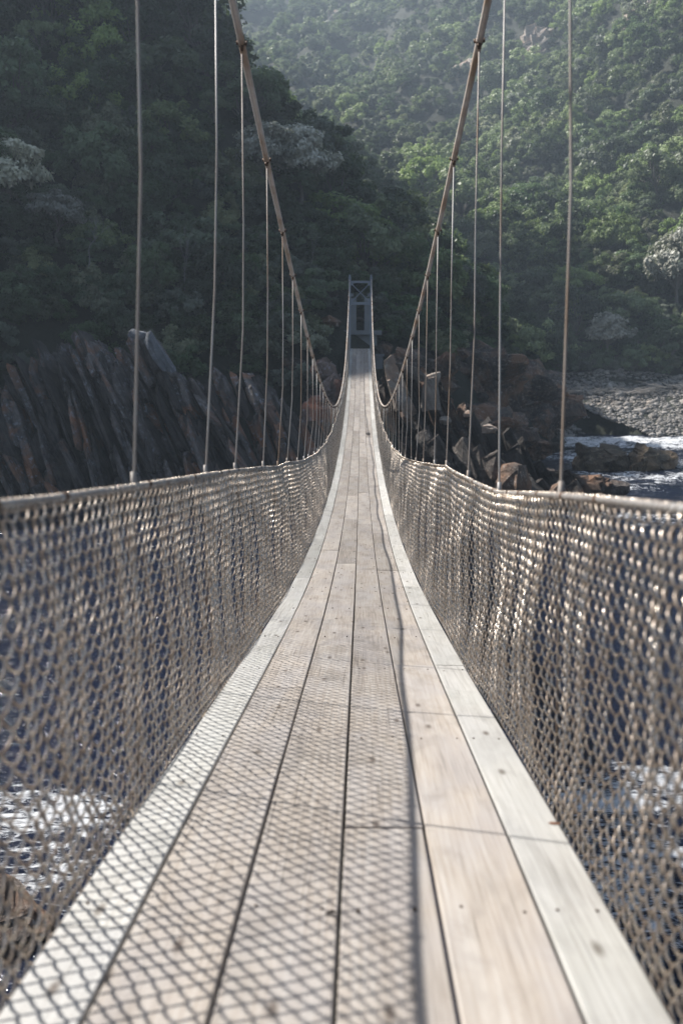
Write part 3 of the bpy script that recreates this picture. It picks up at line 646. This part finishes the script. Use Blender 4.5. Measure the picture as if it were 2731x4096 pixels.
# ------------------------------------------------------------------ trees
def crown_mesh(name, seed, ncl, nl, rx=2.7, rz=2.1, leaf=(.18, .09), spread=.60, lift=2.2):
    r = np.random.default_rng(seed); cl = []
    while len(cl) < ncl:
        d = r.normal(size=3); d /= np.linalg.norm(d)
        if d[2] < -0.35: continue
        q = r.uniform(.45, 1.0) ** .6
        cl.append(d * np.array([rx, rx, rz]) * q * (1 + .22 * math.sin(3.1 * d[0] * 2 + seed) * math.cos(2.3 * d[1] * 2 + seed)))
    cl = np.array(cl); cs = r.uniform(.6, 1.35, ncl)
    ci = r.integers(0, ncl, nl); off = r.normal(size=(nl, 3)); off /= np.linalg.norm(off, axis=1)[:, None]; off *= (r.uniform(0.15, 1, nl) ** .45)[:, None]
    P = cl[ci] + off * np.array([1, 1, .62]) * (spread * cs[ci])[:, None] + np.array([0, 0, lift])
    P = P + r.normal(size=(nl, 3)) * .07
    cd = cl[ci] / np.linalg.norm(cl[ci], axis=1)[:, None]; nn = off * .55 + cd * .45 + r.normal(size=(nl, 3)) * .42 + np.array([0, 0, .35]); nn /= np.linalg.norm(nn, axis=1)[:, None]
    t_ = r.normal(size=(nl, 3)); t_ -= nn * (t_ * nn).sum(1)[:, None]; t_ /= np.linalg.norm(t_, axis=1)[:, None]; b2 = np.cross(nn, t_)
    L = leaf[0] * r.uniform(.6, 1.3, nl); Wd = leaf[1] * r.uniform(.6, 1.3, nl)
    V = np.stack([P - t_ * L[:, None], P + b2 * Wd[:, None], P + t_ * L[:, None], P - b2 * Wd[:, None]], 1)
    return mesh_np(name, V.reshape(-1, 3), np.arange(nl * 4).reshape(-1, 4), False), cl + np.array([0, 0, lift])
def trunk_mesh(name, cl, seed, m, h0=-1.2, r0=.17, every=3):
    rr_ = random.Random(seed); mb = MB(); fork = Vector((rr_.uniform(-.3, .3), rr_.uniform(-.3, .3), .7))
    mb.tube([Vector((0, 0, h0)), Vector((.05, .02, -.2)), fork], [r0, r0 * .8, r0 * .65], 6)
    for c_ in cl[::every]:
        c_ = Vector(c_.tolist()); mid = fork.lerp(c_, .5) + Vector((rr_.uniform(-.3, .3), rr_.uniform(-.3, .3), rr_.uniform(-.1, .4)))
        mb.tube([fork, mid, c_], [r0 * .42, r0 * .24, r0 * .07], 5)
        mb.tube([mid, mid.lerp(c_, .6) + Vector((rr_.uniform(-.5, .5), rr_.uniform(-.5, .5), rr_.uniform(.1, .5)))], [r0 * .2, r0 * .05], 4)
    me = bpy.data.meshes.new(name); me.from_pydata(mb.v, [], mb.f); me.materials.append(m); me.update(); return me
PROT = []
for k in range(7):
    li = [0, 0, 1, 1, 2, 3, 0][k]
    cm, cl = crown_mesh('crown', 50 + k, [34, 26, 30, 40, 28, 24, 44][k], 4200, [2.7, 2.3, 2.8, 3.0, 2.4, 2.5, 2.9][k], [2.0, 2.4, 1.8, 2.2, 2.1, 1.7, 2.6][k])
    cm.materials.append(M_LEAF[li]); PROT.append((cm, trunk_mesh('trunk', cl, k, M_BARK)))
cmp_, clp = crown_mesh('sun_toned_crown', 77, 64, 7500, 2.4, 2.0, (.17, .095), .62); cmp_.materials.append(M_LEAFP); PALE = (cmp_, trunk_mesh('trunk', clp, 7, M_BARK))
# forest points
pts = []
def forest(y0, y1, sp):
    y = y0
    while y < y1:
        x = -0.50 * y - 14
        while x < 0.46 * y + 14:
            pts.append((x + rt_.uniform(-.45, .45) * sp, y + rt_.uniform(-.45, .45) * sp)); x += sp
        y += sp * .9
rt_ = random.Random(99)
forest(44, 112, 2.9); forest(112, 150, 3.6); forest(150, 260, 4.9); forest(260, 470, 5.8)
P2 = np.array(pts); hz = H(P2[:, 0], P2[:, 1]); d, s_, A = poly_dist(F_, P2[:, 0], P2[:, 1]); dg, sg, Ag = poly_dist(G_, P2[:, 0], P2[:, 1])
ok = ((d * s_ > 1.5) | ((sg < 0) & (dg > 1))) & (hz > -1.5)
ok &= ~((np.abs(P2[:, 0]) < 4.5) & (P2[:, 1] < 64)) & ~((P2[:, 0] > -1) & (P2[:, 0] < 9) & (P2[:, 1] < 70))
NOTED = [(48,475,150),(150,505,110),(612,395,120),(695,410,135),(1385,755,95),(1545,640,130),(1060,505,150),(985,440,110),(1500,440,120),(440,200,60),(500,290,60),(110,150,80)]
for xd, row, wpx in NOTED:
    q = ground_hit(xd, row + (60 if wpx != 150 or xd < 99 else 25)); u = Vector((q.x, q.y)).normalized(); rx_, ry_ = P2[:, 0] - q.x, P2[:, 1] - q.y
    al = -(rx_ * u.x + ry_ * u.y); pe = np.abs(rx_ * u.y - ry_ * u.x); ok &= ~((al > -2.5) & (al < 11) & (pe < .55 * wpx * q.y / 1882))
# outcrops where the rock shows through the forest
BARE = [ground_hit(1230, 110), ground_hit(1225, 150), ground_hit(1060, 175), ground_hit(1450, 60), ground_hit(780, 60)]
for q in BARE[:2]: ok &= np.hypot(P2[:, 0] - q.x, P2[:, 1] - q.y) > 5.5
# drop what lies hidden behind the hill itself
def hidden(x, y, z):
    hid = np.zeros(x.shape, bool)
    for f in np.linspace(.3, .93, 30): hid |= H(x * f, y * f) > z * f + 1.0
    return hid
P2 = P2[ok]; hz = hz[ok]; hid = hidden(P2[:, 0], P2[:, 1], hz + 5.0); P2 = P2[~hid]; hz = hz[~hid]
dist = np.hypot(P2[:, 0], P2[:, 1]); order = np.argsort(dist); P2 = P2[order]; hz = hz[order]; dist = dist[order]
az = P2[:, 0] / P2[:, 1]; el = (hz + 3) / P2[:, 1]; inf = (az > -.47) & (az < .43) & (el < .49)
ind = np.where(inf)[0][:285]; rest = np.setdiff1d(np.arange(len(P2)), ind)
def put_tree(name, proto, loc, s, rz, label, cat, group=None, sz=None):
    e = empty(name, loc); e.rotation_euler = (0, 0, rz); e.scale = (s, s, sz or s); tag(e, label, cat, group)
    c1 = bpy.data.objects.new('crown', proto[0]); COL.objects.link(c1); c1.parent = e
    c2 = bpy.data.objects.new('trunk', proto[1]); COL.objects.link(c2); c2.parent = e
    return e
KN = ['dark_evergreen_tree', 'dark_evergreen_tree', 'green_forest_tree', 'green_forest_tree', 'olive_forest_tree', 'grey_green_forest_tree', 'dark_evergreen_tree']
KL = ['dark green dense-crowned', 'dark green dense-crowned', 'mid green broad-crowned', 'mid green broad-crowned', 'olive green open-crowned', 'grey-green feathery-crowned', 'dark green dense-crowned']
def zone(x, y):
    a = x / y
    if a < -.14: return 'above the tilted rock cliffs on the left slope'
    if a < .06: return 'on the dark slope behind the far tower'
    if a < .2: return 'on the shaded slope behind the right main cable'
    return 'on the slope above the pebble beach'
proto_crown = [None] * 7; base_inst = []
for i in ind:
    x, y = P2[i]; k = rt_.choice([0, 0, 1, 2, 3, 4, 5, 6]) ; s = rt_.uniform(.7, 1.05) if rt_.random() < .75 else rt_.uniform(1.1, 1.55)
    zl = zone(x, y); o = put_tree(KN[k], PROT[k], (x, y, hz[i] - .2), s, rt_.uniform(0, 6.28), KL[k] + ' tree ' + zl, 'tree', KL[k] + ' trees ' + zl, s * rt_.uniform(.85, 1.25))
    if proto_crown[k] is None: proto_crown[k] = o.children[0]
# notable trees
for (xd, row, wpx, lab, pr, szf) in ((48, 475, 150, 'pale cream tree with sunlight in its leaf colour at the left edge halfway up the dark slope', PALE, 1.1), (150, 505, 110, 'smaller pale tree with sunlight in its leaf colour, right of the pale tree at the left edge', PALE, .9),
        (612, 395, 120, 'pale cream tree with sunlight in its crown colour behind the left main cable', PALE, 1.1), (695, 410, 130, 'pale cream tree with sunlight in its crown colour just right of the left main cable', PALE, 1.15), (1385, 755, 95, 'lone pale round bush with sunlight in its leaf colour above the pebble beach', PALE, .95),
        (1545, 640, 130, 'pale tall tree with sunlight in its leaf colour at the right edge above the beach', PALE, 1.3)):
    q = ground_hit(xd, row + 60); s = wpx * q.y / 1882 / 4.7; put_tree('sun_toned_tree', pr, q + Vector((0, -1.5, .4)), s, xd * .1, lab, 'tree', None, s * szf)
for (xd, row, wpx, lab) in ((1060, 505, 150, 'bright green sunlit tree overhanging the dark valley beside the right cable'), (985, 440, 110, 'sunlit green tree jutting left from the right hillside'), (1500, 440, 120, 'bright green tree beyond the rightmost hanger'), (440, 200, 60, 'sunlit green treetop beside the second left hanger'), (500, 290, 60, 'sunlit green treetop on the left slope under the second hanger'), (110, 150, 80, 'sunlit treetop high on the left slope')):
    q = ground_hit(xd, row + 25); s = wpx * q.y / 1882 / 5.4; put_tree('green_forest_tree', PROT[3], q + Vector((0, -1.5, 1.0)), s, xd * .1, lab, 'tree')
# bare branching trees
def bare_mesh(seed):
    r = random.Random(seed); mb = MB()
    def go(p, d, L, rad, dep):
        q = p + d * L; m_ = p.lerp(q, .5) + Vector((r.uniform(-.12, .12), r.uniform(-.12, .12), 0)) * L
        mb.tube([p, m_, q], [rad, rad * .8, rad * .6], 5, False)
        if dep > 0:
            for _ in range(r.choice([2, 3])):
                nd = (d + Vector((r.uniform(-.75, .75), r.uniform(-.5, .5), r.uniform(-.15, .5)))).normalized(); go(q, nd, L * r.uniform(.55, .85), rad * .6, dep - 1)
    go(Vector((0, 0, -.5)), Vector((r.uniform(-.2, .2), 0, 1)).normalized(), 1.9, .07, 5)
    me = bpy.data.meshes.new('branches'); me.from_pydata(mb.v, [], mb.f); me.materials.append(M_GREYB); me.update(); return me
BARM = [bare_mesh(5), bare_mesh(6), bare_mesh(8), bare_mesh(15)]
for i, (xd, row, s, lab) in enumerate(((228, 600, .62, 'bare grey-branched tree in the dark forest left of the first left hanger'), (440, 640, .6, 'bare grey tree behind the second left hanger'),
        (720, 610, .55, 'bare curving branch tree left of the far tower'), (905, 600, .7, 'bare twiggy tree to the right of the far tower'), (1060, 640, .7, 'bare spreading tree between the two right hangers'),
        (1185, 640, .6, 'bare grey tree left of the rightmost hanger'), (1440, 800, .6, 'bare low tree over the beach edge'))):
    q = ground_hit(xd, row + 40); o = link('bare_tree', BARM[i % 4], None, None, q + Vector((0, -2.2, .3))); o.scale = (s * (1.2 - .3 * (i % 3)), s, s * 1.15); o.rotation_euler = (.1 * (i % 3) - .1, .12 * (i % 2), i * 1.7); tag(o, lab, 'tree')
# driftwood
for i, (xd, row, lab) in enumerate(((1440, 872, 'tangle of bleached driftwood branches at the top of the pebble beach'), (1500, 862, 'second driftwood tangle further right along the top of the beach'), (1340, 868, 'small driftwood pile at the left top of the beach'), (1550, 868, 'driftwood branches at the right edge of the beach'))):
    rr_ = random.Random(i); mb = MB(); q = at(xd, row, 107.5); q.z = float(H(np.array([q.x]), np.array([107.5]))[0]) + .15
    for _ in range(26):
        a = rr_.uniform(-.5, .5) + (math.pi if rr_.random() < .5 else 0); L = rr_.uniform(.7, 2.8); p0 = Vector((rr_.uniform(-2.6, 2.6), rr_.uniform(-1, 1), rr_.uniform(0, .3)))
        p1 = p0 + Vector((math.cos(a) * L, math.sin(a) * L * .5, rr_.uniform(0, .8))); mb.tube([p0, (p0 + p1) / 2 + Vector((0, 0, rr_.uniform(-.1, .25))), p1], [.06, .045, .015], 5)
    tag(mb.build('driftwood', M_DEAD, None, False, q), lab, 'driftwood')
# exposed rocks on the sunlit hill
for i, q in enumerate(BARE):
    its = []; rr_ = random.Random(i + 60)
    for _ in range(16 if i < 2 else 6):
        x = q.x + rr_.uniform(-4, 4); y = q.y + rr_.uniform(-3, 3); z = float(H(np.array([x]), np.array([y]))[0]); u = rr_.uniform(.6, 1.6) * (q.y / 200)
        its.append((SLABS[rr_.randrange(9)], (x, y, z + .6), (u, u, u * 2.2), Matrix.Rotation(R(rr_.uniform(-30, 5)), 4, 'Y')))
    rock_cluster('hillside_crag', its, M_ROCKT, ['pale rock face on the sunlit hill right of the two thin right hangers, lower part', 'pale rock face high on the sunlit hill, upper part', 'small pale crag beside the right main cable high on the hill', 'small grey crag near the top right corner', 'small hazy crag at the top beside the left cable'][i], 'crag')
# the far wood: one object, crowns instanced on points
pv = []; kind = []; scl = []
for i in rest:
    pv.append((P2[i][0], P2[i][1], hz[i] - .2)); kind.append(rt_.choice([0, 1, 2, 2, 3, 3, 4, 5, 6])); scl.append((rt_.uniform(.8, 1.4) if rt_.random() < .7 else rt_.uniform(1.5, 2.1)) * (1 if dist[i] > 150 else .75))
wm = bpy.data.meshes.new('far_forest'); wm.from_pydata(pv, [], []); 
at1 = wm.attributes.new('kind', 'INT', 'POINT'); at1.data.foreach_set('value', kind)
at2 = wm.attributes.new('scl', 'FLOAT', 'POINT'); at2.data.foreach_set('value', scl)
wo = link('far_forest', wm); tag(wo, 'continuous forest covering the far hillsides', 'forest', kind='stuff')
# undergrowth
u = []
y = 46
while y < 330:
    x = -.48 * y - 6; st = 1.3 if y < 66 else (2.1 if y < 130 else 3.6)
    while x < .43 * y + 6: u.append((x + rt_.uniform(-1, 1), y + rt_.uniform(-1, 1))); x += st
    y += st
U = np.array(u); uh = H(U[:, 0], U[:, 1]); d, s_, A = poly_dist(F_, U[:, 0], U[:, 1]); ok = ((d * s_ > .3) | ((d < 1.6) & (U[:, 0] < -3) & (uh > -1.5))) & (uh > -2) & ~((np.abs(U[:, 0]) < 2.6) & (U[:, 1] < 62)); U = U[ok]; uh = uh[ok]
hid = hidden(U[:, 0], U[:, 1], uh + 1.5) & (U[:, 1] > 72); U = U[~hid]; uh = uh[~hid]
um = bpy.data.meshes.new('undergrowth'); um.from_pydata([(a, b_, c_ - .45) for (a, b_), c_ in zip(U, uh)], [], [])
a1 = um.attributes.new('kind', 'INT', 'POINT'); a1.data.foreach_set('value', [rt_.choice([0, 0, 1, 4, 5, 6]) for _ in U])
a2 = um.attributes.new('scl', 'FLOAT', 'POINT'); a2.data.foreach_set('value', [rt_.uniform(.4, .75) for _ in U])
uo = link('undergrowth', um); tag(uo, 'dense low undergrowth between the trees on the slopes', 'undergrowth', kind='stuff')
ng = bpy.data.node_groups.new('scatter', 'GeometryNodeTree'); ng.interface.new_socket('Geometry', in_out='INPUT', socket_type='NodeSocketGeometry'); ng.interface.new_socket('Geometry', in_out='OUTPUT', socket_type='NodeSocketGeometry')
gi = ng.nodes.new('NodeGroupInput'); go_ = ng.nodes.new('NodeGroupOutput'); jn = ng.nodes.new('GeometryNodeJoinGeometry')
na = ng.nodes.new('GeometryNodeInputNamedAttribute'); na.data_type = 'INT'; na.inputs[0].default_value = 'kind'
ns = ng.nodes.new('GeometryNodeInputNamedAttribute'); ns.data_type = 'FLOAT'; ns.inputs[0].default_value = 'scl'
rv = ng.nodes.new('FunctionNodeRandomValue'); rv.data_type = 'FLOAT_VECTOR'; rv.inputs[0].default_value = (-.12, -.12, 0); rv.inputs[1].default_value = (.12, .12, 6.28)
for k in range(7):
    if proto_crown[k] is None: continue
    ob = ng.nodes.new('GeometryNodeObjectInfo'); ob.transform_space = 'ORIGINAL'; ob.inputs[0].default_value = proto_crown[k]; ob.inputs['As Instance'].default_value = True
    cp = ng.nodes.new('FunctionNodeCompare'); cp.data_type = 'INT'; cp.operation = 'EQUAL'; cp.inputs[3].default_value = k; ng.links.new(na.outputs[0], cp.inputs[2])
    ip = ng.nodes.new('GeometryNodeInstanceOnPoints'); ng.links.new(gi.outputs[0], ip.inputs['Points']); ng.links.new(cp.outputs[0], ip.inputs['Selection']); ng.links.new(ob.outputs['Geometry'], ip.inputs['Instance'])
    ng.links.new(rv.outputs[0], ip.inputs['Rotation']); ng.links.new(ns.outputs[0], ip.inputs['Scale']); ng.links.new(ip.outputs[0], jn.inputs[0])
ng.links.new(jn.outputs[0], go_.inputs[0])
for o in (wo, uo): md = o.modifiers.new('scatter', 'NODES'); md.node_group = ng
print('planks', npl, 'single trees', len(ind), 'far', len(rest), 'undergrowth', len(U))

# ------------------------------------------------------------------ haze
mb = MB(); mb.box((30, 300, 145), (620, 800, 315)); hzo = mb.build('haze', None) if False else None
m = bpy.data.materials.new('haze_air'); m.use_nodes = True; t = m.node_tree
for n_ in list(t.nodes):
    if n_.type == 'BSDF_PRINCIPLED': t.nodes.remove(n_)
pvn = t.nodes.new('ShaderNodeVolumePrincipled'); pvn.inputs['Color'].default_value = (0.68, 0.83, 1.0, 1); pvn.inputs['Density'].default_value = 0.00078; pvn.inputs['Anisotropy'].default_value = 0.25
t.links.new(pvn.outputs[0], [n_ for n_ in t.nodes if n_.type == 'OUTPUT_MATERIAL'][0].inputs['Volume'])
hb = MB(); hb.box((15, 240, 120), (520, 640, 264)); hzo = hb.build('haze', m); tag(hzo, 'pale blue haze filling the valley air', 'haze', kind='stuff')
